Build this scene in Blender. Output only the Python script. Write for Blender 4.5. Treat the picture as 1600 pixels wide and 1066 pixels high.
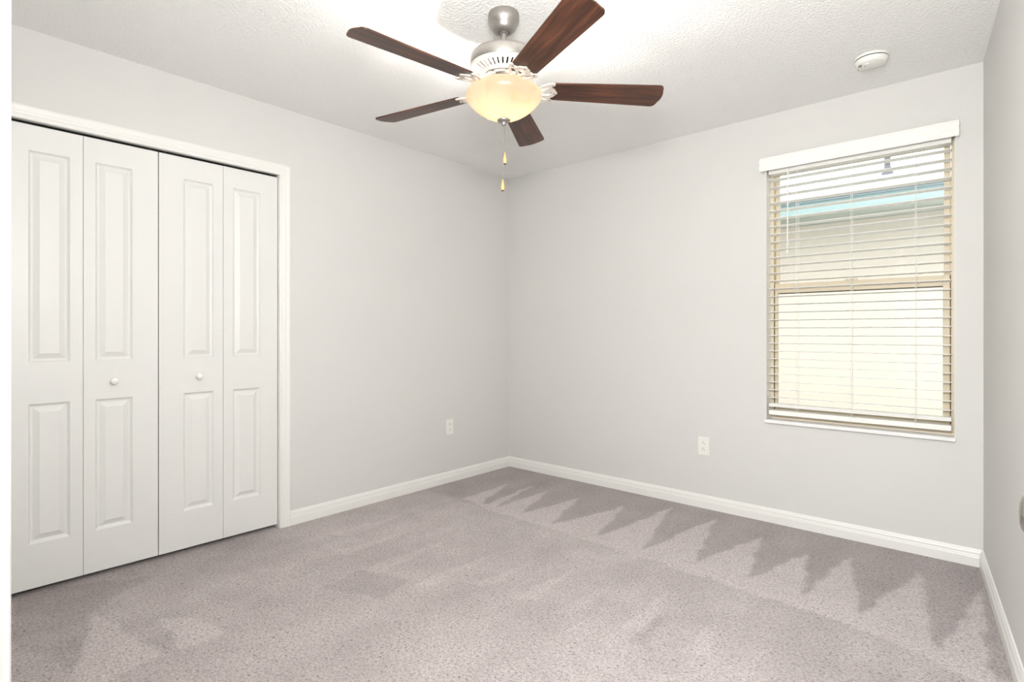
import bpy, bmesh, math, random
import numpy as np
from mathutils import Vector, Matrix, noise

for o in list(bpy.data.objects):
    bpy.data.objects.remove(o, do_unlink=True)
scene = bpy.context.scene
C = scene.collection
R = math.radians
random.seed(7)

# ------------------------------------------------------------------ camera
FPX = 862.0
cam_d = bpy.data.cameras.new('camera')
cam = bpy.data.objects.new('camera', cam_d)
C.objects.link(cam)
cam_d.sensor_fit = 'HORIZONTAL'
cam_d.sensor_width = 36.0
cam_d.lens = FPX / 1600.0 * 36.0
cam_d.shift_y = -13.0 / 1600.0
cam_d.clip_start = 0.01
cam.location = (3.1323, -3.4972, 1.1329)
cam.rotation_euler = (R(90), 0, R(41.551))
scene.camera = cam

# ------------------------------------------------------------------ view
scene.view_settings.view_transform = 'Standard'
scene.view_settings.look = 'None'
scene.view_settings.gamma = 1.0
scene.view_settings.use_curve_mapping = False
scene.view_settings.exposure = 0.63

# ------------------------------------------------------------------ world: bright overcast sky
world = bpy.data.worlds.new('sky')
scene.world = world
world.use_nodes = True
wn = world.node_tree
bg = wn.nodes['Background']
bg.inputs['Color'].default_value = (0.93, 0.97, 1.0, 1)
bg.inputs['Strength'].default_value = 2.6

# ------------------------------------------------------------------ lights
def light(name, kind, loc, power, color=(1, 1, 1), size=0.1, rot=(0, 0, 0), **kw):
    d = bpy.data.lights.new(name, kind)
    d.energy = power
    d.color = color
    if kind == 'AREA':
        d.size = size
        for k, v in kw.items(): setattr(d, k, v)
    elif kind == 'SUN':
        d.angle = size
    else:
        d.shadow_soft_size = size
    o = bpy.data.objects.new(name, d)
    C.objects.link(o)
    o.location = loc
    o.rotation_euler = rot
    return o

light('sun', 'SUN', (0, -8, 12), 0.7, (1.0, 0.96, 0.9), R(6), (R(48), 0, R(-14)))
# portal that helps daylight find the window
po = light('window_daylight', 'AREA', (2.5185, 0.16, 1.36), 1.0, (1, 1, 1), 0.9, (R(-90), 0, 0), shape='RECTANGLE', size_y=1.55)
po.data.cycles.is_portal = True
# unseen fill light added in the hall, brightens the room through the doorway
hall_fill = light('hall_fill', 'AREA', (2.6, -4.6, 2.40), 48.0, (0.88, 0.95, 1.0), 0.9)

# soft fill light added above the camera to even out the room
light('camera_fill', 'AREA', (3.0, -3.28, 1.60), 40.0, (1.0, 0.99, 0.975), 0.40, (R(102), 0, R(30)))
FAN = (1.605, -1.825)
for k in range(3):
    a = R(30 + 120 * k)
    light('bulb_light', 'POINT', (FAN[0] + 0.050 * math.cos(a), FAN[1] + 0.050 * math.sin(a), 2.080), 19.0, (1.0, 0.95, 0.88), 0.026)

# ------------------------------------------------------------------ materials
def new_mat(name):
    m = bpy.data.materials.new(name)
    m.use_nodes = True
    return m, m.node_tree.nodes, m.node_tree.links, m.node_tree.nodes['Principled BSDF']

def srgb(r, g, b):
    def f(c):
        c /= 255.0
        return c / 12.92 if c <= 0.04045 else ((c + 0.055) / 1.055) ** 2.4
    return (f(r), f(g), f(b), 1)

def simple(name, col, rough=0.5, metal=0.0, bump=None, spec=0.5, coords='Object'):
    m, n, l, b = new_mat(name)
    b.inputs['Base Color'].default_value = col
    b.inputs['Roughness'].default_value = rough
    b.inputs['Metallic'].default_value = metal
    b.inputs['Specular IOR Level'].default_value = spec
    tc = n.new('ShaderNodeTexCoord')
    nz = n.new('ShaderNodeTexNoise')
    nz.inputs['Scale'].default_value = bump[0] if bump else 30.0
    nz.inputs['Detail'].default_value = 3.0
    l.new(tc.outputs[coords], nz.inputs['Vector'])
    # slight procedural variation of the colour
    mx = n.new('ShaderNodeMix'); mx.data_type = 'RGBA'; mx.blend_type = 'MULTIPLY'
    mx.inputs['A'].default_value = col
    rp = n.new('ShaderNodeValToRGB')
    rp.color_ramp.elements[0].color = (0.965, 0.965, 0.965, 1)
    rp.color_ramp.elements[1].color = (1, 1, 1, 1)
    l.new(nz.outputs['Fac'], rp.inputs['Fac'])
    mx.inputs['Factor'].default_value = 1.0
    l.new(rp.outputs['Color'], mx.inputs['B'])
    l.new(mx.outputs['Result'], b.inputs['Base Color'])
    if bump:
        bp = n.new('ShaderNodeBump')
        bp.inputs['Strength'].default_value = bump[1]
        bp.inputs['Distance'].default_value = bump[2]
        l.new(nz.outputs['Fac'], bp.inputs['Height'])
        l.new(bp.outputs['Normal'], b.inputs['Normal'])
    return m

M = {}
M['wall'] = simple('grey wall paint', srgb(219, 218, 215), 0.72, bump=(170.0, 0.22, 0.004))
M['ceiling'] = simple('textured white ceiling', srgb(248, 248, 246), 0.85, bump=(95.0, 0.75, 0.009))
M['trim'] = simple('white trim paint', srgb(238, 237, 233), 0.35, bump=(60.0, 0.03, 0.002))
M['door'] = simple('white door paint', srgb(230, 230, 227), 0.38, bump=(140.0, 0.04, 0.002))
M['plastic'] = simple('white plastic', srgb(240, 239, 233), 0.35)
M['blind'] = simple('white faux wood blind', srgb(246, 245, 240), 0.45)
M['cord'] = simple('white cord', srgb(235, 234, 228), 0.8)
M['dark'] = simple('dark recess', srgb(28, 26, 24), 0.9)
M['slot'] = simple('dark slot', srgb(56, 53, 50), 0.7)
M['nickel'] = simple('brushed nickel', srgb(160, 156, 151), 0.42, 0.8)
M['iron'] = simple('lamp-lit nickel', srgb(222, 216, 206), 0.45, 0.35)  # nickel made paler: the bowl's cream light is put into the colour
M['knob'] = simple('white ceramic knob', srgb(246, 244, 240), 0.2)
M['chrome'] = simple('satin chrome', srgb(190, 186, 180), 0.18, 1.0)
M['tan'] = simple('tan window vinyl', srgb(224, 211, 186), 0.45)
M['gap_shade'] = simple('dark window gasket', srgb(96, 84, 70), 0.8)  # dark tone standing in for shade in the sash gaps
M['fob'] = simple('pale wood fob', srgb(214, 170, 112), 0.45)
M['sill'] = simple('white marble sill', srgb(243, 243, 243), 0.2, bump=(8.0, 0.02, 0.002))
M['steel'] = simple('galvanised track', srgb(120, 118, 115), 0.4, 0.8)

def wood_mat():
    m, n, l, b = new_mat('walnut blade')
    tc = n.new('ShaderNodeTexCoord')
    mp = n.new('ShaderNodeMapping'); mp.inputs['Scale'].default_value = (1.2, 16.0, 4.0)
    nz = n.new('ShaderNodeTexNoise'); nz.inputs['Scale'].default_value = 3.0; nz.inputs['Detail'].default_value = 6.0; nz.inputs['Distortion'].default_value = 0.6
    rp = n.new('ShaderNodeValToRGB')
    e = rp.color_ramp.elements
    e[0].position = 0.32; e[0].color = srgb(44, 25, 18)
    e[1].position = 0.72; e[1].color = srgb(108, 63, 41)
    x = e.new(0.5); x.color = srgb(73, 42, 28)
    l.new(tc.outputs['Object'], mp.inputs['Vector']); l.new(mp.outputs['Vector'], nz.inputs['Vector'])
    l.new(nz.outputs['Fac'], rp.inputs['Fac']); l.new(rp.outputs['Color'], b.inputs['Base Color'])
    b.inputs['Roughness'].default_value = 0.42
    return m
M['wood'] = wood_mat()

def bowl_mat():
    m, n, l, b = new_mat('alabaster glass')
    tc = n.new('ShaderNodeTexCoord')
    nz = n.new('ShaderNodeTexNoise'); nz.inputs['Scale'].default_value = 6.5; nz.inputs['Detail'].default_value = 4.0; nz.inputs['Distortion'].default_value = 1.6
    rp = n.new('ShaderNodeValToRGB')
    e = rp.color_ramp.elements
    e[0].position = 0.35; e[0].color = (1.0, 0.67, 0.46, 1)
    e[1].position = 0.62; e[1].color = (1.0, 0.79, 0.61, 1)
    l.new(tc.outputs['Object'], nz.inputs['Vector']); l.new(nz.outputs['Fac'], rp.inputs['Fac'])
    # dense alabaster: only a little of the bulbs' light passes through the wall
    tr = n.new('ShaderNodeBsdfTranslucent'); tr.inputs['Color'].default_value = (0.15, 0.105, 0.070, 1)
    gl = n.new('ShaderNodeBsdfGlossy'); gl.inputs['Roughness'].default_value = 0.25
    df = n.new('ShaderNodeBsdfDiffuse'); df.inputs['Color'].default_value = (0.05, 0.045, 0.038, 1)
    m1 = n.new('ShaderNodeMixShader'); m1.inputs['Fac'].default_value = 0.5
    l.new(tr.outputs[0], m1.inputs[1]); l.new(df.outputs[0], m1.inputs[2])
    m2 = n.new('ShaderNodeMixShader'); m2.inputs['Fac'].default_value = 0.05
    l.new(m1.outputs[0], m2.inputs[1]); l.new(gl.outputs[0], m2.inputs[2])
    em = n.new('ShaderNodeEmission'); em.inputs['Strength'].default_value = 0.44
    l.new(rp.outputs['Color'], em.inputs['Color'])
    ad = n.new('ShaderNodeAddShader')
    l.new(m2.outputs[0], ad.inputs[0]); l.new(em.outputs[0], ad.inputs[1])
    l.new(ad.outputs[0], n['Material Output'].inputs['Surface'])
    return m
M['bowl'] = bowl_mat()

def glass_mat():
    m, n, l, b = new_mat('window glass')
    t = n.new('ShaderNodeBsdfTransparent'); t.inputs['Color'].default_value = (0.97, 0.99, 0.985, 1)
    g = n.new('ShaderNodeBsdfGlossy'); g.inputs['Roughness'].default_value = 0.02
    fr = n.new('ShaderNodeFresnel'); fr.inputs['IOR'].default_value = 1.45
    mx = n.new('ShaderNodeMixShader')
    l.new(fr.outputs[0], mx.inputs['Fac']); l.new(t.outputs[0], mx.inputs[1]); l.new(g.outputs[0], mx.inputs[2])
    l.new(mx.outputs[0], n['Material Output'].inputs['Surface'])
    return m
M['glass'] = glass_mat()

def carpet_mat():
    m, n, l, b = new_mat('plush carpet')
    tc = n.new('ShaderNodeTexCoord')
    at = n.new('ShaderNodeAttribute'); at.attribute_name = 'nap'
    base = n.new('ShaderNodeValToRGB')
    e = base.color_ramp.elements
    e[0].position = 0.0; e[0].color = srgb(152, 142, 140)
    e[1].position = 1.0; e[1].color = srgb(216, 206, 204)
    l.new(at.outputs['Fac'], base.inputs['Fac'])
    nz = n.new('ShaderNodeTexNoise'); nz.inputs['Scale'].default_value = 115.0; nz.inputs['Detail'].default_value = 4.0; nz.inputs['Roughness'].default_value = 0.72
    nz.inputs['Distortion'].default_value = 0.8
    l.new(tc.outputs['Object'], nz.inputs['Vector'])
    rp = n.new('ShaderNodeValToRGB')
    q = rp.color_ramp.elements
    q[0].position = 0.33; q[0].color = (0.30, 0.29, 0.29, 1)
    q[1].position = 0.62; q[1].color = (1.22, 1.21, 1.21, 1)
    x = q.new(0.45); x.color = (0.86, 0.85, 0.85, 1)
    l.new(nz.outputs['Fac'], rp.inputs['Fac'])
    mx = n.new('ShaderNodeMix'); mx.data_type = 'RGBA'; mx.blend_type = 'MULTIPLY'; mx.inputs['Factor'].default_value = 1.0
    l.new(base.outputs['Color'], mx.inputs['A']); l.new(rp.outputs['Color'], mx.inputs['B'])
    l.new(mx.outputs['Result'], b.inputs['Base Color'])
    bp = n.new('ShaderNodeBump'); bp.inputs['Strength'].default_value = 0.9; bp.inputs['Distance'].default_value = 0.008
    l.new(nz.outputs['Fac'], bp.inputs['Height']); l.new(bp.outputs['Normal'], b.inputs['Normal'])
    b.inputs['Roughness'].default_value = 0.95
    b.inputs['Specular IOR Level'].default_value = 0.1
    b.inputs['Sheen Weight'].default_value = 0.25
    b.inputs['Sheen Roughness'].default_value = 0.5
    return m
M['carpet'] = carpet_mat()

def shingle_mat():
    m, n, l, b = new_mat('pale roof shingles')
    tc = n.new('ShaderNodeTexCoord')
    mp = n.new('ShaderNodeMapping'); mp.inputs['Scale'].default_value = (3.3, 7.0, 7.0)
    br = n.new('ShaderNodeTexBrick')
    br.inputs['Scale'].default_value = 1.0
    br.inputs['Color1'].default_value = srgb(184, 182, 184); br.inputs['Color2'].default_value = srgb(170, 169, 174)
    br.inputs['Mortar'].default_value = srgb(140, 139, 143); br.inputs['Mortar Size'].default_value = 0.03
    l.new(tc.outputs['Object'], mp.inputs['Vector']); l.new(mp.outputs['Vector'], br.inputs['Vector'])
    l.new(br.outputs['Color'], b.inputs['Base Color']); b.inputs['Roughness'].default_value = 0.9
    return m
M['shingle'] = shingle_mat()
M['stucco'] = simple('cream stucco', srgb(194, 182, 170), 0.9, bump=(60.0, 0.3, 0.006))
M['teal'] = simple('pale teal fascia paint', srgb(128, 148, 147), 0.5)
M['tealdark'] = simple('grey teal drip edge', srgb(104, 120, 126), 0.5)
M['soffit'] = simple('pale soffit', srgb(176, 184, 181), 0.7)
M['pipe'] = simple('grey vent pipe', srgb(84, 84, 88), 0.6)
M['grass'] = simple('lawn', srgb(112, 114, 84), 0.95, bump=(40.0, 0.5, 0.02))

# ------------------------------------------------------------------ helpers
def obj(name, bm, mat, parent=None, smooth=False, bevel=0.0, segs=2, recalc=True):
    if recalc:
        bmesh.ops.recalc_face_normals(bm, faces=bm.faces[:])
    me = bpy.data.meshes.new(name)
    bm.to_mesh(me); bm.free()
    me.materials.append(M[mat] if isinstance(mat, str) else mat)
    if smooth:
        for p in me.polygons: p.use_smooth = True
    o = bpy.data.objects.new(name, me)
    C.objects.link(o)
    if parent is not None: o.parent = parent
    if bevel > 0:
        md = o.modifiers.new('bevel', 'BEVEL'); md.width = bevel; md.segments = segs; md.limit_method = 'ANGLE'; md.angle_limit = R(40)
        md.harden_normals = False
    if smooth:
        md = o.modifiers.new('edges', 'EDGE_SPLIT'); md.split_angle = R(38)
    return o

def tag(o, label=None, cat=None, group=None, kind=None):
    if label: o['label'] = label
    if cat: o['category'] = cat
    if group: o['group'] = group
    if kind: o['kind'] = kind
    return o

def empty(name, loc, label=None, cat=None, group=None, kind=None):
    o = bpy.data.objects.new(name, None)
    o.empty_display_size = 0.05
    C.objects.link(o); o.location = loc
    return tag(o, label, cat, group, kind)

def box(bm, x0, x1, y0, y1, z0, z1):
    v = [bm.verts.new((x, y, z)) for x in (x0, x1) for y in (y0, y1) for z in (z0, z1)]
    for f in ((0, 1, 3, 2), (4, 6, 7, 5), (0, 4, 5, 1), (2, 3, 7, 6), (0, 2, 6, 4), (1, 5, 7, 3)):
        bm.faces.new([v[i] for i in f])

def B(*boxes):
    bm = bmesh.new()
    for b in boxes: box(bm, *b)
    return bm

def lathe(bm, prof, seg=48, c=(0, 0, 0), axis='Z', caps=True):
    """prof: list of (radius, height)"""
    rings = []
    for r, z in prof:
        ring = []
        for i in range(seg):
            a = 2 * math.pi * i / seg
            if axis == 'Z': p = (c[0] + r * math.cos(a), c[1] + r * math.sin(a), c[2] + z)
            elif axis == 'X': p = (c[0] + z, c[1] + r * math.cos(a), c[2] + r * math.sin(a))
            else: p = (c[0] + r * math.cos(a), c[1] + z, c[2] + r * math.sin(a))
            ring.append(bm.verts.new(p))
        rings.append(ring)
    for a, b in zip(rings, rings[1:]):
        for i in range(seg):
            j = (i + 1) % seg
            bm.faces.new((a[i], a[j], b[j], b[i]))
    if caps:
        bm.faces.new(rings[0]); bm.faces.new(rings[-1])
    return bm

def sweep_line(bm, prof, p0, p1, nrm, up=(0, 0, 1), m0=0.0, m1=0.0):
    """prof: (d outwards along nrm, h along up); m0/m1 mitre: shift along the line per unit d"""
    p0 = Vector(p0); p1 = Vector(p1); nrm = Vector(nrm); up = Vector(up)
    t = (p1 - p0).normalized()
    a = [bm.verts.new(p0 + nrm * d + up * h + t * (m0 * d)) for d, h in prof]
    b = [bm.verts.new(p1 + nrm * d + up * h + t * (m1 * d)) for d, h in prof]
    n = len(prof)
    for i in range(n):
        j = (i + 1) % n
        bm.faces.new((a[i], a[j], b[j], b[i]))
    bm.faces.new(a); bm.faces.new(b)

def casing(bm, prof, path, nrm):
    """U shaped casing. prof: (w outwards from the opening, d out of the wall). path: fn(w)->4 points"""
    nrm = Vector(nrm)
    rows = []
    for w, d in prof:
        rows.append([bm.verts.new(Vector(p) + nrm * d) for p in path(w)])
    n = len(prof)
    for i in range(n):
        a, b = rows[i], rows[(i + 1) % n]
        for k in range(3):
            bm.faces.new((a[k], a[k + 1], b[k + 1], b[k]))
    bm.faces.new([r[0] for r in rows]); bm.faces.new([r[3] for r in rows])

def tube(bm, pts, r, seg=8):
    pts = [Vector(p) for p in pts]
    rings = []
    for i, p in enumerate(pts):
        t = (pts[min(i + 1, len(pts) - 1)] - pts[max(i - 1, 0)]).normalized()
        u = t.orthogonal().normalized()
        if abs(t.z) > 0.9: u = Vector((1, 0, 0)) - t * t.x; u.normalize()
        w = t.cross(u)
        rings.append([bm.verts.new(p + (u * math.cos(2 * math.pi * k / seg) + w * math.sin(2 * math.pi * k / seg)) * r) for k in range(seg)])
    for a, b in zip(rings, rings[1:]):
        for k in range(seg):
            j = (k + 1) % seg
            bm.faces.new((a[k], a[j], b[j], b[k]))
    bm.faces.new(rings[0]); bm.faces.new(rings[-1])

H = 2.44
YF = -3.4215                      # room face of the front wall (the one with the doorway)
FL = 0.1016                       # right wall opens outwards a little towards the doorway
def rx(y): return 3.069 - FL * y  # x of the right wall at y

# ------------------------------------------------------------------ floor with vacuum marks in the pile
LIGHT = [
 [(0.358, -0.403), (0.387, -0.912), (0.554, -0.895)], [(0.525, -0.303), (0.592, -0.916), (0.673, -0.897)],
 [(0.709, -0.362), (0.682, -0.889), (0.887, -0.892)], [(0.967, -0.359), (0.876, -0.903), (1.141, -0.883)],
 [(1.296, -0.31), (1.153, -0.887), (1.455, -0.931)], [(1.542, -0.127), (1.45, -0.936), (1.734, -0.921)],
 [(1.833, -0.165), (1.729, -0.925), (2.002, -0.874)], [(2.135, -0.278), (1.993, -0.922), (2.263, -0.888)],
 [(2.393, -0.371), (2.254, -0.887), (2.497, -0.924)], [(2.56, -0.255), (2.488, -0.931), (2.708, -0.907)],
 [(2.846, -0.253), (2.708, -0.921), (2.962, -1.028)], [(3.075, -0.302), (2.969, -1.022), (3.103, -1.107)],
 [(0.36, -0.88), (2.45, -0.885), (2.75, -0.905), (3.12, -1.05), (3.12, -1.16), (2.70, -1.03), (1.6, -0.975), (0.6, -0.95)],
 [(0.367, -2.949), (0.872, -3.111), (0.968, -3.026), (0.93, -2.865)], [(0.646, -2.788), (0.926, -2.816), (0.952, -2.665), (0.743, -2.682)]]
STREAK = [
 [(1.191, -1.357), (1.149, -1.951), (1.233, -1.918)], [(1.413, -1.314), (1.342, -1.78), (1.43, -1.727)],
 [(1.813, -1.277), (1.776, -1.734), (1.877, -1.678)], [(0.879, -1.48), (0.832, -2.009), (0.941, -1.941)],
 [(1.603, -1.307), (1.572, -1.736), (1.661, -1.695)], [(2.035, -1.247), (2.031, -1.667), (2.133, -1.607)],
 [(0.605, -1.528), (0.544, -1.976), (0.664, -1.957)], [(2.30, -1.30), (2.28, -1.62), (2.38, -1.60)],
 [(0.35, -1.35), (0.30, -1.85), (0.42, -1.80)]]
DARK = [
 [(2.112, -1.712), (2.096, -1.483), (2.132, -1.418), (2.174, -1.684)], [(0.832, -2.009), (0.877, -2.234), (1.163, -2.098), (1.098, -1.911)],
 [(-0.096, -3.136), (0.464, -3.199), (0.823, -3.082), (0.367, -2.949), (0.178, -2.681)]]

def inside(P, X, Y):
    s = np.zeros(X.shape, bool)
    n = len(P)
    for i in range(n):
        x0, y0 = P[i]; x1, y1 = P[(i + 1) % n]
        c = ((y0 > Y) != (y1 > Y))
        with np.errstate(divide='ignore', invalid='ignore'):
            xi = (x1 - x0) * (Y - y0) / (y1 - y0 + 1e-12) + x0
        s ^= c & (X < xi)
    return s

def build_floor():
    step = 0.008
    xs = np.arange(-0.10, 3.50, step); ys = np.arange(-3.56, 0.035, step)
    X, Y = np.meshgrid(xs, ys)
    rng = np.random.default_rng(3)
    # ragged edges: jitter the look-up position with smooth noise
    def vnoise(sc, seed):
        r = np.random.default_rng(seed).random((80, 80))
        u = (X + 1) * sc % 79; v = (Y + 5) * sc % 79
        i = u.astype(int); j = v.astype(int); fu = u - i; fv = v - j
        fu = fu * fu * (3 - 2 * fu); fv = fv * fv * (3 - 2 * fv)
        return (r[j, i] * (1 - fu) + r[j, (i + 1) % 80] * fu) * (1 - fv) + (r[(j + 1) % 80, i] * (1 - fu) + r[(j + 1) % 80, (i + 1) % 80] * fu) * fv
    jx = (vnoise(14, 1) - .5) * 0.028; jy = (vnoise(14, 2) - .5) * 0.028
    Xj, Yj = X + jx, Y + jy
    base = 0.56 + 0.20 * (vnoise(2.2, 5) - .5) + 0.20 * (vnoise(5.5, 6) - .5) + 0.14 * (vnoise(16, 8) - .5)
    # band by the far wall brushed the other way
    far = 1 / (1 + np.exp(-(Yj + 0.93 + 0.15 * np.clip((X - 2.6) / 0.45, 0, 1)) / 0.012))
    base = base * (1 - far) + (0.26 + 0.14 * (vnoise(7, 9) - .5) + 0.05 * np.sin(X * 20)) * far
    # streaks that run along the strokes
    st = (vnoise(1.0, 11) * 0)
    sx = np.interp(X.ravel(), np.linspace(-0.2, 3.6, 46), np.random.default_rng(12).random(46)).reshape(X.shape) - .5
    base = base + sx * 0.13 * (1 - far)
    val = base
    L = np.zeros(X.shape)
    for P in LIGHT: L = np.maximum(L, inside(P, Xj, Yj) * 1.0)
    val = val * (1 - L) + (0.80 + 0.1 * (vnoise(9, 14) - .5)) * L
    S = np.zeros(X.shape)
    for P in STREAK: S = np.maximum(S, inside(P, Xj, Yj) * 1.0)
    val = val + S * 0.17
    D = np.zeros(X.shape)
    for P in DARK: D = np.maximum(D, inside(P, Xj, Yj) * 1.0)
    val = val - D * 0.20
    # darker brushing along the closet and the right wall corner
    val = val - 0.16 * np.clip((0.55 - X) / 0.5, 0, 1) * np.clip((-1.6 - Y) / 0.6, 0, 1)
    # soften once
    for _ in range(3):
        val[1:-1, 1:-1] = (val[1:-1, 1:-1] * 4 + val[:-2, 1:-1] + val[2:, 1:-1] + val[1:-1, :-2] + val[1:-1, 2:]) / 8
    ny, nx = X.shape
    Z = np.zeros(X.shape)
    verts = np.stack([X.ravel(), Y.ravel(), Z.ravel()], 1)
    idx = np.arange(nx * ny).reshape(ny, nx)
    faces = np.stack([idx[:-1, :-1].ravel(), idx[:-1, 1:].ravel(), idx[1:, 1:].ravel(), idx[1:, :-1].ravel()], 1)
    me = bpy.data.meshes.new('floor')
    me.from_pydata(verts.tolist(), [], faces.tolist())
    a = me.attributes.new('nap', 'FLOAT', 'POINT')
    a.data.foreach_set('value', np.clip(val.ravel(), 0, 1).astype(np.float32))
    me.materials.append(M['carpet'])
    o = bpy.data.objects.new('floor', me)
    C.objects.link(o)
    return tag(o, 'pinkish grey plush carpet with pale triangular vacuum marks by the far wall', 'floor', kind='structure')
build_floor()

# ------------------------------------------------------------------ walls and ceiling
CY0, CY1, CZ = -3.215, -1.998, 2.047        # closet opening
DX0, DX1, DZ = 2.345, 3.20, 2.05            # doorway behind the camera
WX0, WX1, WZ0, WZ1 = 2.075, 2.962, 0.595, 2.135   # window opening
BW = 0.14                                   # depth of the far wall

w = obj('wall_left', B((-0.11, 0, CY1, 0.0, 0, H), (-0.11, 0, YF - 0.11, CY0, 0, H), (-0.11, 0, CY0, CY1, CZ, H)), 'wall')
tag(w, 'light grey painted wall with the white closet doors set in it', 'wall', kind='structure')
w = obj('wall_back', B((-0.11, WX0, 0, BW, 0, H), (WX1, 3.2, 0, BW, 0, H), (WX0, WX1, 0, BW, 0, WZ0 - 0.003), (WX0, WX1, 0, BW, WZ1, H)), 'wall')
tag(w, 'light grey painted wall that holds the window', 'wall', kind='structure')
bm = bmesh.new()
ya, yb = 0.0, -3.56
q = [(rx(ya), ya), (rx(yb), yb), (rx(yb) + 0.11, yb), (rx(ya) + 0.11, ya)]
lo = [bm.verts.new((x, y, 0)) for x, y in q]; hi = [bm.verts.new((x, y, H)) for x, y in q]
for i in range(4):
    j = (i + 1) % 4
    bm.faces.new((lo[i], lo[j], hi[j], hi[i]))
bm.faces.new(lo); bm.faces.new(hi)
w = obj('wall_right', bm, 'wall'); tag(w, 'bare light grey wall at the right edge beside the window', 'wall', kind='structure')
w = obj('wall_front', B((0, DX0 - 0.018, YF - 0.11, YF, 0, H), (DX1 + 0.018, rx(YF), YF - 0.11, YF, 0, H), (DX0 - 0.018, DX1 + 0.018, YF - 0.11, YF, DZ + 0.018, H)), 'wall')
tag(w, 'light grey wall with the entry doorway the picture is taken from', 'wall', kind='structure')
w = obj('ceiling', B((-0.8, 3.9, -6.1, 0.16, H, H + 0.12)), 'ceiling'); tag(w, 'white knockdown textured ceiling', 'ceiling', kind='structure')
# closet interior
w = obj('wall_closet', B((-0.75, -0.70, -3.4, -1.8, 0, H), (-0.70, -0.11, -3.4, -3.35, 0, H), (-0.70, -0.11, -1.85, -1.8, 0, H), (-0.75, -0.11, -3.4, -1.8, -0.05, 0.0)), 'wall')
tag(w, 'dark closet interior seen through the gaps of the closet doors', 'wall', kind='structure')
# hall beyond the doorway, behind the camera
HY = YF - 0.11
w = obj('wall_hall', B((1.2, 1.3, -5.9, HY, 0, H), (3.7, 3.8, -5.9, HY, 0, H), (1.2, 3.8, -6.0, -5.9, 0, H), (rx(YF), 3.8, HY - 0.05, HY, 0, H), (1.2, 3.8, -6.0, HY - 0.02, -0.06, -0.001)), 'wall')
tag(w, 'light grey hall walls beyond the entry doorway', 'wall', kind='structure')

# baseboards
BBP = [(0, 0), (0.0145, 0), (0.0145, 0.044), (0.0125, 0.048), (0.0125, 0.053), (0.0105, 0.057), (0.0105, 0.067), (0.0075, 0.073), (0.006, 0.079), (0.0035, 0.0835), (0, 0.0835)]
def bb(name, p0, p1, nrm, label, m0=0, m1=0):
    bm = bmesh.new(); sweep_line(bm, BBP, p0, p1, nrm, m0=m0, m1=m1)
    o = obj(name, bm, 'trim'); tag(o, label, 'baseboard', kind='structure'); return o
bb('baseboard_left', (0, 0, 0), (0, CY1 + 0.062, 0), (1, 0, 0), 'white moulded baseboard along the closet wall', 1, 0)
bb('baseboard_back', (0, 0, 0), (rx(0), 0, 0), (0, -1, 0), 'white moulded baseboard under the window wall', 1, -1 - FL)
rd = Vector((FL, -1, 0)).normalized(); rn = Vector((-1, -FL, 0)).normalized()
bb('baseboard_right', (rx(0), 0, 0), (rx(YF), YF, 0), rn, 'white moulded baseboard along the right wall', 1, 0)
bb('baseboard_front', (0, YF, 0), (DX0 - 0.07, YF, 0), (0, 1, 0), 'white moulded baseboard beside the entry doorway', 0, 0)

# closet casing
CP = [(0, 0), (0, 0.010), (0.004, 0.012), (0.016, 0.0125), (0.020, 0.015), (0.030, 0.0165), (0.034, 0.0155), (0.044, 0.0175), (0.052, 0.0185), (0.060, 0.0165), (0.062, 0.013), (0.062, 0)]
bm = bmesh.new()
casing(bm, CP, lambda w: [(0, CY1 + w, 0), (0, CY1 + w, CZ + w), (0, CY0 - w, CZ + w), (0, CY0 - w, 0)], (1, 0, 0))
o = obj('trim_1', bm, 'trim'); tag(o, 'white moulded casing around the closet opening', 'trim', kind='structure')
o = obj('trim_2', B((-0.11, -0.0, CY1 - 0.002, CY1 + 0.0, 0, CZ), (-0.11, -0.0, CY0, CY0 + 0.002, 0, CZ)), 'trim'); tag(o, 'white side jambs of the closet opening', 'trim', kind='structure')
# entry doorway casing and jambs
bm = bmesh.new()
EP = [(0, 0), (0, 0.009), (0.004, 0.011), (0.018, 0.012), (0.050, 0.013), (0.060, 0.011), (0.062, 0)]
casing(bm, EP, lambda w: [(DX0 - 0.005 - w, YF, 0), (DX0 - 0.005 - w, YF, DZ + 0.005 + w), (DX1 + 0.005 + w, YF, DZ + 0.005 + w), (DX1 + 0.005 + w, YF, 0)], (0, 1, 0))
o = obj('trim_3', bm, 'trim'); tag(o, 'white doorway casing at the very left edge of the picture', 'trim', kind='structure')
o = obj('trim_4', B((DX0 - 0.018, DX0, HY, YF, 0, DZ + 0.018), (DX1, DX1 + 0.018, HY, YF, 0, DZ + 0.018), (DX0, DX1, HY, YF, DZ, DZ + 0.018)), 'trim', bevel=0.001)
tag(o, 'white jambs lining the entry doorway', 'trim', kind='structure')

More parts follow.
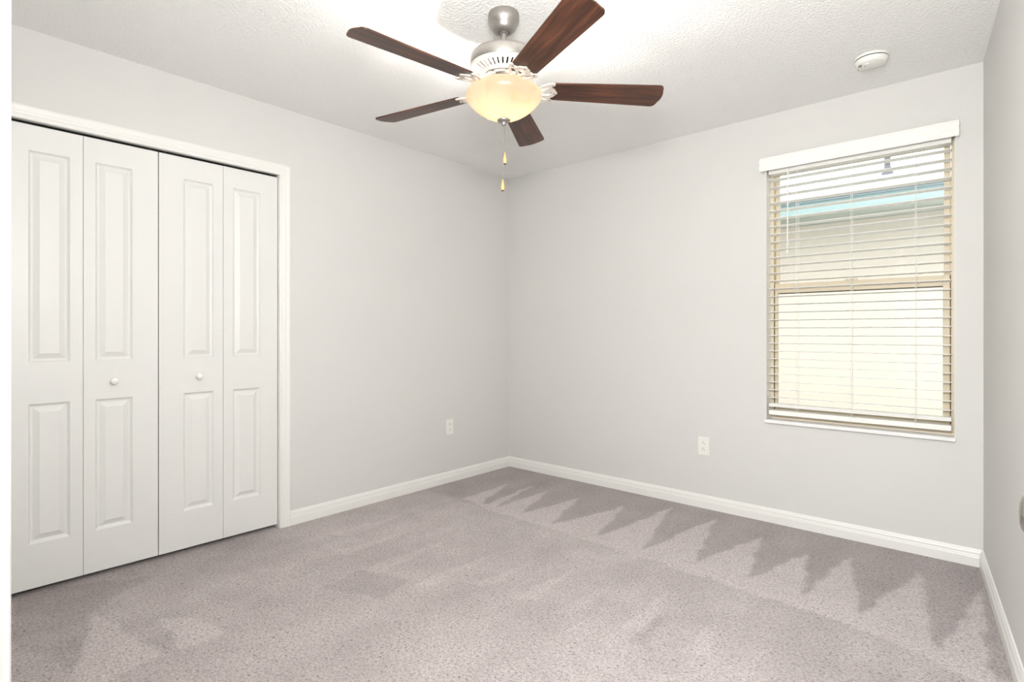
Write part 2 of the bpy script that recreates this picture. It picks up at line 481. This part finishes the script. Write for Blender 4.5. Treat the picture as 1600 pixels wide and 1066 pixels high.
# ------------------------------------------------------------------ bifold closet doors
def leaf_bm(y0, y1, py0, py1):
    z0, z1 = 0.022, 2.034
    xf, xb = -0.012, -0.045
    PZ = [(0.215, 0.822), (1.004, 1.924)]
    bm = bmesh.new()
    def P(x, y, z): return bm.verts.new((x, y, z))
    ys = [y0, py0, py1, y1]; zs = [z0, PZ[0][0], PZ[0][1], PZ[1][0], PZ[1][1], z1]
    G = [[P(xf, y, z) for z in zs] for y in ys]
    for i in range(3):
        for j in range(5):
            if i == 1 and j in (1, 3): continue
            bm.faces.new((G[i][j], G[i + 1][j], G[i + 1][j + 1], G[i][j + 1]))
    for j in (1, 3):
        loop = [G[1][j], G[2][j], G[2][j + 1], G[1][j + 1]]
        a0, a1, b0, b1 = py0, py1, zs[j], zs[j + 1]
        for ins, dep in ((0.003, 0.0055), (0.008, 0.0110), (0.012, 0.0125), (0.015, 0.0125), (0.036, 0.0020), (0.037, 0.0010)):
            nl = [P(xf - dep, y, z) for y, z in ((a0 + ins, b0 + ins), (a1 - ins, b0 + ins), (a1 - ins, b1 - ins), (a0 + ins, b1 - ins))]
            for k in range(4):
                bm.faces.new((loop[k], loop[(k + 1) % 4], nl[(k + 1) % 4], nl[k]))
            loop = nl
        bm.faces.new(loop)
    Bk = [P(xb, y0, z0), P(xb, y1, z0), P(xb, y1, z1), P(xb, y0, z1)]
    bm.faces.new(Bk[::-1])
    bm.faces.new([G[i][0] for i in range(4)] + [Bk[1], Bk[0]])
    bm.faces.new([G[i][5] for i in range(4)][::-1] + [Bk[3], Bk[2]])
    bm.faces.new([G[0][j] for j in range(6)] + [Bk[3], Bk[0]])
    bm.faces.new([G[3][j] for j in range(6)][::-1] + [Bk[1], Bk[2]])
    return bm

def knob_bm():
    bm = bmesh.new()
    lathe(bm, [(0.0001, 0.0), (0.009, 0.0), (0.0085, 0.004), (0.0065, 0.008), (0.0075, 0.012), (0.012, 0.015), (0.0155, 0.019), (0.0165, 0.024), (0.0145, 0.029), (0.009, 0.0325), (0.0001, 0.0335)], 32, axis='X', caps=False)
    return bm

gap = 0.0016
leaves = [  # (y0, y1, panel y0, panel y1, knob y)
    ((CY0 + 0.004, -2.909 - gap / 2, -3.0995, -2.9575, None), (-2.909 + gap / 2, -2.6095, -2.863, -2.718, -2.795)),
    ((-2.6055, -2.302 - gap / 2, -2.494, -2.350, -2.426), (-2.302 + gap / 2, CY1 - 0.0055, -2.251, -2.102, None))]
for di, (pair, lab) in enumerate(zip(leaves, ('left pair of white bifold closet doors, partly cut off by the doorway casing', 'right pair of white bifold closet doors, next to the bare grey wall'))):
    root = empty('door_%d' % (di + 1), (0, (pair[0][0] + pair[1][1]) / 2, 0), lab, 'closet door', kind='structure')
    for (a, b, c, d, k) in pair:
        lf = obj('door_leaf', leaf_bm(a, b, c, d), 'door', root, bevel=0.0008, segs=1)
        lf.matrix_parent_inverse = root.matrix_world.inverted() if False else Matrix.Translation(-root.location)
        if k is not None:
            kb = obj('knob', knob_bm(), 'knob', lf, smooth=True)
            kb.location = (-0.012, k, 0.905); kb['label'] = 'round white ceramic knob'
    for yy in ((pair[0][0] + 0.03, pair[1][1] - 0.03)):
        p = obj('pivot_pin', lathe(bmesh.new(), [(0.003, 0), (0.003, 0.012)], 12), 'steel', root)
        p.location = Vector((-0.028, yy, 2.034)) - root.location
o = obj('trim_5', B((-0.045, -0.018, CY0 + 0.002, CY1 - 0.002, CZ - 0.001, CZ)), 'steel'); tag(o, 'metal track above the closet doors', 'trim', kind='structure')

# entry door standing open along the right wall: only its knob reaches into the picture
ed = empty('door_3', (DX1, YF + 0.01, 0), 'open entry door whose metal knob pokes in at the right edge', 'door', kind='structure')
XD = 3.205
slab = obj('door_slab', B((XD, XD + 0.035, YF + 0.012, YF + 0.832, 0.015, 2.035)), 'door', ed, bevel=0.0015)
slab.matrix_parent_inverse = Matrix.Translation(-ed.location)
kn = bmesh.new()
lathe(kn, [(0.0001, 0), (0.032, 0), (0.032, 0.004), (0.028, 0.009), (0.012, 0.011), (0.011, 0.026), (0.0125, 0.030), (0.017, 0.0325), (0.0215, 0.0355), (0.0245, 0.0395), (0.0255, 0.044), (0.0248, 0.0485), (0.0225, 0.0525), (0.0185, 0.0555), (0.012, 0.0575), (0.006, 0.0582), (0.0001, 0.0584)], 40, axis='X', caps=False)
kn = obj('door_knob', kn, 'chrome', slab, smooth=True); kn.rotation_euler = (0, 0, R(180)); kn.location = (XD, -2.650, 0.930)
kn['label'] = 'satin metal round door knob'
for hz_ in (0.25, 1.02, 1.80):
    hg = obj('hinge', lathe(bmesh.new(), [(0.006, 0), (0.006, 0.09)], 14), 'nickel', ed)
    hg.location = Vector((XD - 0.004, YF + 0.020, hz_)) - ed.location

# ------------------------------------------------------------------ window
win = empty('window_1', ((WX0 + WX1) / 2, BW - 0.03, WZ0), 'tan framed single hung window behind the white blind', 'window', kind='structure')
off = Matrix.Translation(-win.location)
def wpart(name, bm, mat, par=win, bevel=0.0015, label=None):
    o = obj(name, bm, mat, par, bevel=bevel)
    if par is win: o.matrix_parent_inverse = off
    if label: o['label'] = label
    return o
y0, y1 = 0.083, 0.136
fo = 0.020
wpart('window_frame', B((WX0, WX0 + fo, y0, y1, WZ0 + 0.02, WZ1), (WX1 - fo, WX1, y0, y1, WZ0 + 0.02, WZ1), (WX0 + fo, WX1 - fo, y0, y1, WZ1 - fo, WZ1), (WX0 + fo, WX1 - fo, y0, y1, WZ0 + 0.02, WZ0 + 0.05)), 'tan')
gx0, gx1 = 2.119, 2.912
def sash(name, ya, yb, za, zb, sl, sr, st, sb, label, railx=0.0):
    xa, xb = WX0 + fo + 0.004, WX1 - fo - 0.004
    o = wpart(name, B((xa, sl, ya, yb, za, zb), (sr, xb, ya, yb, za, zb), (sl, sr, ya, yb, zb - st, zb), (sl, sr, ya, yb, za, za + sb)), 'tan', label=label)
    g = obj('window_pane', B((sl - 0.004, sr + 0.004, (ya + yb) / 2 - 0.002, (ya + yb) / 2 + 0.002, za + sb - 0.004, zb - st + 0.004)), 'glass', o)
    return o
sash('upper_sash', 0.112, 0.132, 1.375, WZ1 - fo, gx0, gx1, 0.022, 0.03, 'tan upper sash')
sash('lower_sash', 0.088, 0.110, WZ0 + 0.051, 1.428, gx0 - 0.003, gx1 - 0.003, 0.055, 0.045, 'tan lower sash with the thick meeting rail')
wpart('sash_gap_shade', B((WX0 + fo, WX0 + fo + 0.004, 0.087, 0.10, WZ0 + 0.05, 1.428), (WX1 - fo - 0.004, WX1 - fo, 0.087, 0.10, WZ0 + 0.05, 1.428), (gx0, gx1, 0.0985, 0.102, 1.367, 1.3725)), 'gap_shade', bevel=0)  # dark strips that paint in the shaded gaps around the lower sash
wpart('window_lock', B((2.47, 2.53, 0.092, 0.114, 1.428, 1.438)), 'tan', bevel=0.003)
bm = bmesh.new()
sp = [(-0.030, 0.0), (-0.030, 0.0205), (0.0, 0.0205)]
box(bm, WX0 - 0.004, WX1 + 0.004, -0.020, 0.0, WZ0 - 0.001, WZ0 + 0.018)
box(bm, WX0, WX1, 0.0, 0.085, WZ0 - 0.001, WZ0 + 0.018)
wpart('window_sill', bm, 'sill', bevel=0.003, label='glossy white marble sill')
wpart('side_return', B((WX0, WX0 + 0.0015, 0.0005, y0, WZ0 + 0.018, WZ1), (WX1 - 0.0015, WX1, 0.0005, y0, WZ0 + 0.018, WZ1)), 'trim', bevel=0)

# ------------------------------------------------------------------ blind
bl = empty('window_blind', ((WX0 + WX1) / 2, 0.04, 2.10), 'white horizontal slat blind with a moulded valance, lowered over the window', 'blind')
boff = Matrix.Translation(-bl.location)
def bpart(name, bm, mat='blind', bevel=0.0, smooth=False, par=bl):
    o = obj(name, bm, mat, par, smooth=smooth, bevel=bevel)
    if par is bl: o.matrix_parent_inverse = boff
    return o
# valance: moulded board hung in front of the opening with short returns
VX0, VX1, VY = 2.058, 2.976, -0.056
vp = [(0.0, 0.0), (0.0, 0.078), (0.003, 0.079), (0.006, 0.076), (0.006, 0.070), (0.009, 0.066), (0.009, 0.052), (0.0065, 0.048), (0.0065, 0.036), (0.0085, 0.030), (0.0085, 0.012), (0.006, 0.007), (0.006, 0.0)]
bm = bmesh.new()
sweep_line(bm, vp, (VX0, VY + 0.008, 2.092), (VX1, VY + 0.008, 2.092), (0, -1, 0), m0=-0.6, m1=0.6)
box(bm, VX0, VX0 + 0.008, VY + 0.008, -0.001, 2.092, 2.170)
box(bm, VX1 - 0.008, VX1, VY + 0.008, -0.001, 2.092, 2.170)
bpart('valance', bm)
SX0, SX1 = WX0 + 0.010, WX1 - 0.014
bpart('head_rail', B((SX0, SX1, 0.012, 0.068, 2.082, 2.130)), bevel=0.002)
def slat(z, tilt, th=0.0028, yc=0.040, wd=0.050):
    bm = bmesh.new()
    n = 6; top = []; bot = []
    for k in range(n + 1):
        s = k / n - 0.5
        yy = s * wd; cr = 0.0022 * (1 - (2 * s) ** 2)
        for arr, dz in ((top, th / 2), (bot, -th / 2)):
            zz = cr + dz
            arr.append((yc + yy * math.cos(tilt) + zz * math.sin(tilt), z - yy * math.sin(tilt) + zz * math.cos(tilt)))
    prof = top + bot[::-1]
    a = [bm.verts.new((SX0 + 0.001, y, zz)) for y, zz in prof]; b = [bm.verts.new((SX1 - 0.001, y, zz)) for y, zz in prof]
    for i in range(len(prof)):
        j = (i + 1) % len(prof); bm.faces.new((a[i], a[j], b[j], b[i]))
    bm.faces.new(a); bm.faces.new(b)
    return bm
for i in range(29):
    bpart('slat', slat(0.742 + 0.0467 * i, R(4)))
for z in (0.6900, 0.6932, 0.6964, 0.6996, 0.7028, 0.7060):
    bpart('slat', slat(z, R(1)))
bm = B((SX0, SX1, 0.016, 0.066, 0.640, 0.668))
bpart('bottom_rail', bm, bevel=0.004)
for x in (2.238, 2.513, 2.801):
    bm = bmesh.new()
    for yy in (0.0125, 0.0675): tube(bm, [(x, yy, 0.655), (x, yy, 2.083)], 0.0011, 6)
    tube(bm, [(x + 0.006, 0.0125, 0.655), (x + 0.006, 0.0125, 2.083)], 0.0007, 5)
    bpart('ladder_cord', bm, 'cord')
    lathe(bm := bmesh.new(), [(0.004, 0), (0.004, -0.004)], 14, (x, 0.0155, 0.652), axis='Y')
    bpart('cord_button', bm, 'plastic')
bm = bmesh.new(); tube(bm, [(2.197, -0.004, 2.098), (2.195, -0.006, 1.600)], 0.0036, 6)
tube(bm, [(2.197, 0.012, 2.104), (2.197, -0.003, 2.108), (2.197, -0.004, 2.09)], 0.0015, 6)
bpart('tilt_wand', bm, 'plastic')

# ------------------------------------------------------------------ electrical outlets
def outlet_parts(root):
    """built facing +X, 7 x 11.5 cm"""
    obj('cover_plate', B((0, 0.0055, -0.0365, 0.0365, -0.059, 0.059)), 'plastic', root, bevel=0.0025)
    for s in (-1, 1):
        bm = bmesh.new()
        n = 28; pr = []
        for k in range(n):
            a = 2 * math.pi * k / n
            pr.append((0.0172 * math.cos(a), max(-0.0125, min(0.0125, 0.0172 * math.sin(a)))))
        a = [bm.verts.new((0.004, y, z + s * 0.0205)) for y, z in pr]; b = [bm.verts.new((0.0072, y, z + s * 0.0205)) for y, z in pr]
        for i in range(n):
            j = (i + 1) % n; bm.faces.new((a[i], a[j], b[j], b[i]))
        bm.faces.new(a); bm.faces.new(b)
        rc = obj('receptacle', bm, 'plastic', root)
        zc = s * 0.0205
        bm = B((0.0070, 0.00735, -0.0078, -0.0056, zc - 0.008, zc + 0.001), (0.0070, 0.00735, 0.0056, 0.0078, zc - 0.008, zc + 0.001))
        lathe(bm, [(0.0028, 0.0070), (0.0028, 0.00735)], 12, (0, 0, zc + 0.0075), axis='X')
        obj('slots', bm, 'slot', rc)
    sc = bmesh.new(); lathe(sc, [(0.003, 0.005), (0.003, 0.0064)], 14, axis='X')
    obj('screw', sc, 'plastic', root)
ol = empty('electrical_outlet', (0.0, -0.680, 0.418), 'white duplex outlet on the closet wall, left of the far corner', 'outlet')
outlet_parts(ol)
o2 = empty('electrical_outlet', (1.692, 0.0, 0.399), 'white duplex outlet on the window wall, left of the window', 'outlet')
o2.rotation_euler = (0, 0, R(-90))
outlet_parts(o2)

# ------------------------------------------------------------------ smoke detector
sd = empty('smoke_detector', (2.672, -0.407, H), 'small round white smoke detector on the ceiling above the window side', 'smoke detector')
obj('mounting_base', lathe(bmesh.new(), [(0.070, 0.0), (0.070, -0.008), (0.0685, -0.010)], 48), 'plastic', sd, smooth=True)
obj('vent_collar', lathe(bmesh.new(), [(0.0655, -0.010), (0.0655, -0.015)], 48), 'slot', sd, smooth=True)
bm = bmesh.new(); lathe(bm, [(0.068, -0.0145), (0.0675, -0.020), (0.064, -0.029), (0.060, -0.034), (0.055, -0.037), (0.0001, -0.0385)], 48, caps=False)
cv = obj('cover', bm, 'plastic', sd, smooth=True)
bm = bmesh.new(); lathe(bm, [(0.011, -0.0372), (0.011, -0.040), (0.009, -0.041)], 24, (-0.012, -0.028, 0)); obj('test_button', bm, 'plastic', cv, smooth=True)
bm = bmesh.new()
lathe(bm, [(0.003, -0.0375), (0.003, -0.0384)], 12, (-0.024, -0.006, 0))
for k in range(4): box(bm, -0.050 + k * 0.004, -0.048 + k * 0.004, -0.022, -0.012, -0.0384, -0.0372)
box(bm, -0.046, -0.034, -0.034, -0.030, -0.0384, -0.0372)
obj('sounder_slots', bm, 'slot', cv)

# ------------------------------------------------------------------ ceiling fan
fan = empty('ceiling_fan', (FAN[0], FAN[1], H), 'ceiling fan with five dark walnut blades and a lit alabaster glass bowl', 'ceiling fan')
def L(name, prof, mat, par=fan, seg=64, smooth=True, caps=False, c=(0, 0, 0)):
    bm = bmesh.new(); lathe(bm, [(r, z - H) for r, z in prof], seg, c, caps=caps)
    return obj(name, bm, mat, par, smooth=smooth)
L('canopy', [(0.0001, H), (0.062, H), (0.0635, 2.432), (0.0635, 2.414), (0.060, 2.402), (0.054, 2.394), (0.052, 2.390), (0.050, 2.388), (0.047, 2.378), (0.040, 2.369), (0.030, 2.364), (0.022, 2.363), (0.020, 2.372), (0.0001, 2.372)], 'nickel')
L('hanger_ball', [(0.0001, 2.385), (0.014, 2.382), (0.019, 2.373), (0.018, 2.363), (0.011, 2.356), (0.0001, 2.354)], 'nickel')
L('downrod', [(0.0001, 2.37), (0.0105, 2.37), (0.0105, 2.285), (0.0001, 2.285)], 'nickel', seg=24)
L('motor_housing', [(0.0001, 2.292), (0.020, 2.292), (0.024, 2.288), (0.026, 2.276), (0.040, 2.273), (0.118, 2.272), (0.128, 2.270), (0.134, 2.265), (0.136, 2.258), (0.136, 2.222), (0.134, 2.219), (0.128, 2.217), (0.0001, 2.217)], 'nickel')
# vented lower ring: two rims joined by radial ribs over a dark liner
vr = L('vent_ring', [(0.138, 2.218), (0.1385, 2.212), (0.136, 2.206), (0.131, 2.202), (0.127, 2.205), (0.127, 2.217)], 'iron')
bm = bmesh.new(); lathe(bm, [(r, z - H) for r, z in [(0.092, 2.193), (0.090, 2.186), (0.084, 2.182), (0.078, 2.184), (0.078, 2.196), (0.092, 2.197)]], 64, caps=False)
obj('inner_rim', bm, 'iron', vr, smooth=True)
bm = bmesh.new()
N = 40
for k in range(N):
    a = 2 * math.pi * k / N
    ca, sa = math.cos(a), math.sin(a)
    vs = []
    for r, z, hw in ((0.090, 2.187, 0.0036), (0.130, 2.2025, 0.0056)):
        for s in (-1, 1):
            for dz in (0, 0.006):
                vs.append(bm.verts.new((r * ca - s * hw * sa, r * sa + s * hw * ca, z + dz - H)))
    for f in ((0, 1, 3, 2), (4, 6, 7, 5), (0, 4, 5, 1), (2, 3, 7, 6), (0, 2, 6, 4), (1, 5, 7, 3)):
        bm.faces.new([vs[i] for i in f])
obj('ribs', bm, 'iron', vr)
L('motor_core', [(0.125, 2.216), (0.090, 2.204), (0.079, 2.200), (0.0001, 2.199)], 'dark')
L('flywheel', [(0.0001, 2.198), (0.074, 2.198), (0.076, 2.192), (0.076, 2.178), (0.072, 2.174), (0.0001, 2.174)], 'nickel')
L('switch_housing', [(0.0001, 2.175), (0.050, 2.174), (0.052, 2.168), (0.052, 2.152), (0.064, 2.149), (0.088, 2.147), (0.090, 2.143), (0.089, 2.139), (0.0001, 2.138)], 'nickel')
# glass bowl open at the top, about 31 cm across
bowl = [(0.118, 2.1385), (0.126, 2.1375), (0.136, 2.131), (0.146, 2.121), (0.153, 2.110), (0.1555, 2.101), (0.154, 2.092), (0.146, 2.079), (0.132, 2.064), (0.112, 2.047), (0.088, 2.031), (0.062, 2.018), (0.036, 2.010), (0.012, 2.007),
        (0.012, 2.010), (0.036, 2.013), (0.062, 2.0215), (0.087, 2.0345), (0.110, 2.050), (0.129, 2.0665), (0.143, 2.081), (0.1505, 2.093), (0.152, 2.101), (0.1495, 2.109), (0.143, 2.119), (0.134, 2.1285), (0.125, 2.1345), (0.118, 2.1355), (0.118, 2.1385)]
g = L('glass_bowl', bowl, 'bowl', seg=72); g['label'] = 'glowing cream alabaster glass bowl'
L('bowl_rod', [(0.004, 2.14), (0.004, 2.005)], 'nickel', seg=12, caps=True)
L('finial', [(0.0001, 2.009), (0.024, 2.008), (0.027, 2.005), (0.0265, 2.001), (0.020, 1.997), (0.013, 1.995), (0.010, 1.990), (0.0085, 1.985), (0.0001, 1.983)], 'nickel', seg=40)
for k in range(3):
    a = R(30 + 120 * k)
    L('light_bulb', [(0.0001, 2.136), (0.013, 2.134), (0.013, 2.126), (0.0001, 2.126)], 'plastic', seg=16, c=(0.055 * math.cos(a), 0.055 * math.sin(a), 0))
# pull chains
for dx, dy, ztop, zf, tn in ((0.0035, 0.0025, 1.985, 1.872, 0), (-0.0035, -0.0025, 1.985, 1.763, 1)):
    bm = bmesh.new()
    z = ztop; k = 0
    tube(bm, [(dx, dy, ztop - H), (dx, dy, zf - H)], 0.0006, 6)
    while z > zf:
        bmesh.ops.create_icosphere(bm, subdivisions=1, radius=0.00125, matrix=Matrix.Translation((dx, dy, z - H)))
        z -= 0.0036
    ch = obj('pull_chain', bm, 'nickel', fan)
    ch['label'] = ('short bead pull chain', 'long bead pull chain')[tn]
    pr = [(0.0001, 0.0), (0.0022, -0.001), (0.003, -0.006), (0.0045, -0.014), (0.0070, -0.025), (0.0082, -0.034), (0.0078, -0.040), (0.0055, -0.045)]
    fb = obj('fob', lathe(bmesh.new(), pr, 20, (dx, dy, zf - H), caps=False), 'fob', ch, smooth=True); fb['label'] = 'pale wooden teardrop fob'
    obj('fob_tip', lathe(bmesh.new(), [(0.0055, -0.045), (0.005, -0.048), (0.0001, -0.049)], 20, (dx, dy, zf - H), caps=False), 'slot', fb, smooth=True)

PITCH = R(-12)
ZB = 2.132
def blade_mesh():
    """along +X, root at r=0.185, tip r=0.665"""
    bm = bmesh.new()
    out = []
    r0, r1 = 0.186, 0.668
    w0, w1 = 0.052, 0.068
    # lower side
    pts = [(r0 + 0.014, -0.012), (r0, -0.026), (r0 + 0.006, -w0)]
    low = []
    n = 10
    for k in range(n + 1):
        t = k / n; low.append((r0 + 0.01 + (r1 - 0.035 - r0 - 0.01) * t, -(w0 + (w1 - w0) * t)))
    tip = []
    for k in range(1, 9):   # rounded corner
        a = -math.pi / 2 + k * (math.pi / 2) / 8
        tip.append((r1 - 0.030 + 0.022 * math.cos(a) , -w1 + 0.022 + 0.022 * math.sin(a)))
    tip2 = [(r1, -0.02), (r1 + 0.002, 0.0)]
    half = low + tip + tip2
    outl = half + [(x, -y) for x, y in half[::-1][1:]]
    up = [bm.verts.new((x, y, 0.0028)) for x, y in outl]; dn = [bm.verts.new((x, y, -0.0028)) for x, y in outl]
    bm.faces.new(up); bm.faces.new(dn[::-1])
    for i in range(len(outl)):
        j = (i + 1) % len(outl); bm.faces.new((up[i], up[j], dn[j], dn[i]))
    bmesh.ops.recalc_face_normals(bm, faces=bm.faces[:])
    bmesh.ops.transform(bm, matrix=Matrix.Rotation(PITCH, 4, 'X'), verts=bm.verts[:])
    me = bpy.data.meshes.new('blade'); bm.to_mesh(me); bm.free(); me.materials.append(M['wood'])
    return me

def iron_mesh():
    """ornate flat bracket: 2D outline with holes, bent from the flywheel down to the blade"""
    cu = bpy.data.curves.new('iron', 'CURVE'); cu.dimensions = '2D'; cu.fill_mode = 'BOTH'; cu.extrude = 0.0022; cu.bevel_depth = 0.0008; cu.bevel_resolution = 1
    half = [(0.060, 0.020), (0.085, 0.019), (0.105, 0.013), (0.122, 0.012), (0.136, 0.018), (0.146, 0.032), (0.158, 0.045), (0.172, 0.052), (0.188, 0.058), (0.199, 0.060), (0.205, 0.055), (0.203, 0.047), (0.196, 0.041), (0.194, 0.033), (0.200, 0.027), (0.208, 0.021), (0.212, 0.013), (0.217, 0.006), (0.221, 0.0)]
    outl = half + [(x, -y) for x, y in half[::-1][1:]]
    holes = []
    for s in (-1, 1):
        holes.append([(0.148, s * 0.018), (0.158, s * 0.034), (0.170, s * 0.042), (0.180, s * 0.043), (0.183, s * 0.035), (0.176, s * 0.026), (0.162, s * 0.019)])
    holes.append([(0.160, 0.0), (0.170, 0.011), (0.184, 0.015), (0.195, 0.009), (0.200, 0.0), (0.195, -0.009), (0.184, -0.015), (0.170, -0.011)])
    for P in [outl] + holes:
        sp = cu.splines.new('BEZIER'); sp.bezier_points.add(len(P) - 1)
        for bp_, (x, y) in zip(sp.bezier_points, P):
            bp_.co = (x, y, 0); bp_.handle_left_type = bp_.handle_right_type = 'AUTO'
        sp.use_cyclic_u = True; sp.resolution_u = 4
    t = bpy.data.objects.new('tmp_iron', cu); C.objects.link(t)
    bpy.context.view_layer.update()
    dg = bpy.context.evaluated_depsgraph_get()
    me = bpy.data.meshes.new_from_object(t.evaluated_get(dg))
    bpy.data.objects.remove(t, do_unlink=True)
    bm = bmesh.new(); bm.from_mesh(me)
    bmesh.ops.triangulate(bm, faces=bm.faces[:])
    bmesh.ops.remove_doubles(bm, verts=bm.verts[:], dist=0.0002)
    for v in bm.verts:
        r, y, z = v.co
        s = max(0.0, min(1.0, (r - 0.080) / 0.07)); s = s * s * (3 - 2 * s)
        zz = (2.172 - ZB - 0.0) * (1 - s) - 0.0068 * s
        p = PITCH * s
        v.co = (r, y * math.cos(p) - (zz + z) * math.sin(p), y * math.sin(p) + (zz + z) * math.cos(p))
    bm.to_mesh(me); bm.free()
    me.materials.clear(); me.materials.append(M['iron'])
    return me

bme, ime = blade_mesh(), iron_mesh()
smes = []
for y in (-0.046, 0.046, 0.0):
    sbm = bmesh.new()
    lathe(sbm, [(0.0045, -0.0095), (0.0045, -0.0105), (0.003, -0.012)], 12, (0.196 if y else 0.209, y, 0))
    bmesh.ops.transform(sbm, matrix=Matrix.Rotation(PITCH, 4, 'X'), verts=sbm.verts[:])
    sme = bpy.data.meshes.new('screw'); sbm.to_mesh(sme); sbm.free(); sme.materials.append(M['nickel']); smes.append(sme)
for k in range(5):
    b = bpy.data.objects.new('blade', bme); C.objects.link(b); b.parent = fan
    b.location = (0, 0, ZB - H); b.rotation_euler = (0, 0, R(47.3 + 72 * k))
    i_ = bpy.data.objects.new('blade_iron', ime); C.objects.link(i_); i_.parent = b
    for sme in smes:
        s_ = bpy.data.objects.new('screw', sme); C.objects.link(s_); s_.parent = b

# ------------------------------------------------------------------ outside: neighbour's house across the side yard
o = obj('ground', B((-8, 14, 0.2, 16, -0.35, -0.25)), 'grass'); tag(o, 'grass side yard outside the window', 'ground', kind='structure')
nh = empty('neighboring_house', (2.0, 3.5, -0.25), 'cream stucco house with pale teal eave seen through the window', 'house')
noff = Matrix.Translation(-nh.location)
def npart(name, bm, mat, **k):
    o = obj(name, bm, mat, nh, **k); o.matrix_parent_inverse = noff; return o
npart('wall', B((-6, 9, 3.5, 3.7, -0.25, 2.50)), 'stucco')
npart('soffit', B((-6.3, 9.3, 2.82, 3.5, 2.36, 2.375)), 'soffit')
npart('fascia', B((-6.3, 9.3, 2.79, 2.82, 2.34, 2.47)), 'teal')
npart('drip_edge', B((-6.3, 9.3, 2.765, 2.80, 2.47, 2.515)), 'tealdark')
bm = bmesh.new()
rp = [(2.75, 2.515), (4.66, 3.15), (6.6, 2.515), (6.6, 2.49), (2.75, 2.49)]
a = [bm.verts.new((-6.4, y, z)) for y, z in rp]; b = [bm.verts.new((9.4, y, z)) for y, z in rp]
for i in range(5):
    j = (i + 1) % 5; bm.faces.new((a[i], a[j], b[j], b[i]))
bm.faces.new(a); bm.faces.new(b)
npart('roof', bm, 'shingle')
bm = bmesh.new(); lathe(bm, [(0.09, 2.80), (0.075, 2.88), (0.03, 3.02), (0.03, 3.14)], 20, (2.17, 4.0, 0))
npart('vent_pipe', bm, 'pipe')
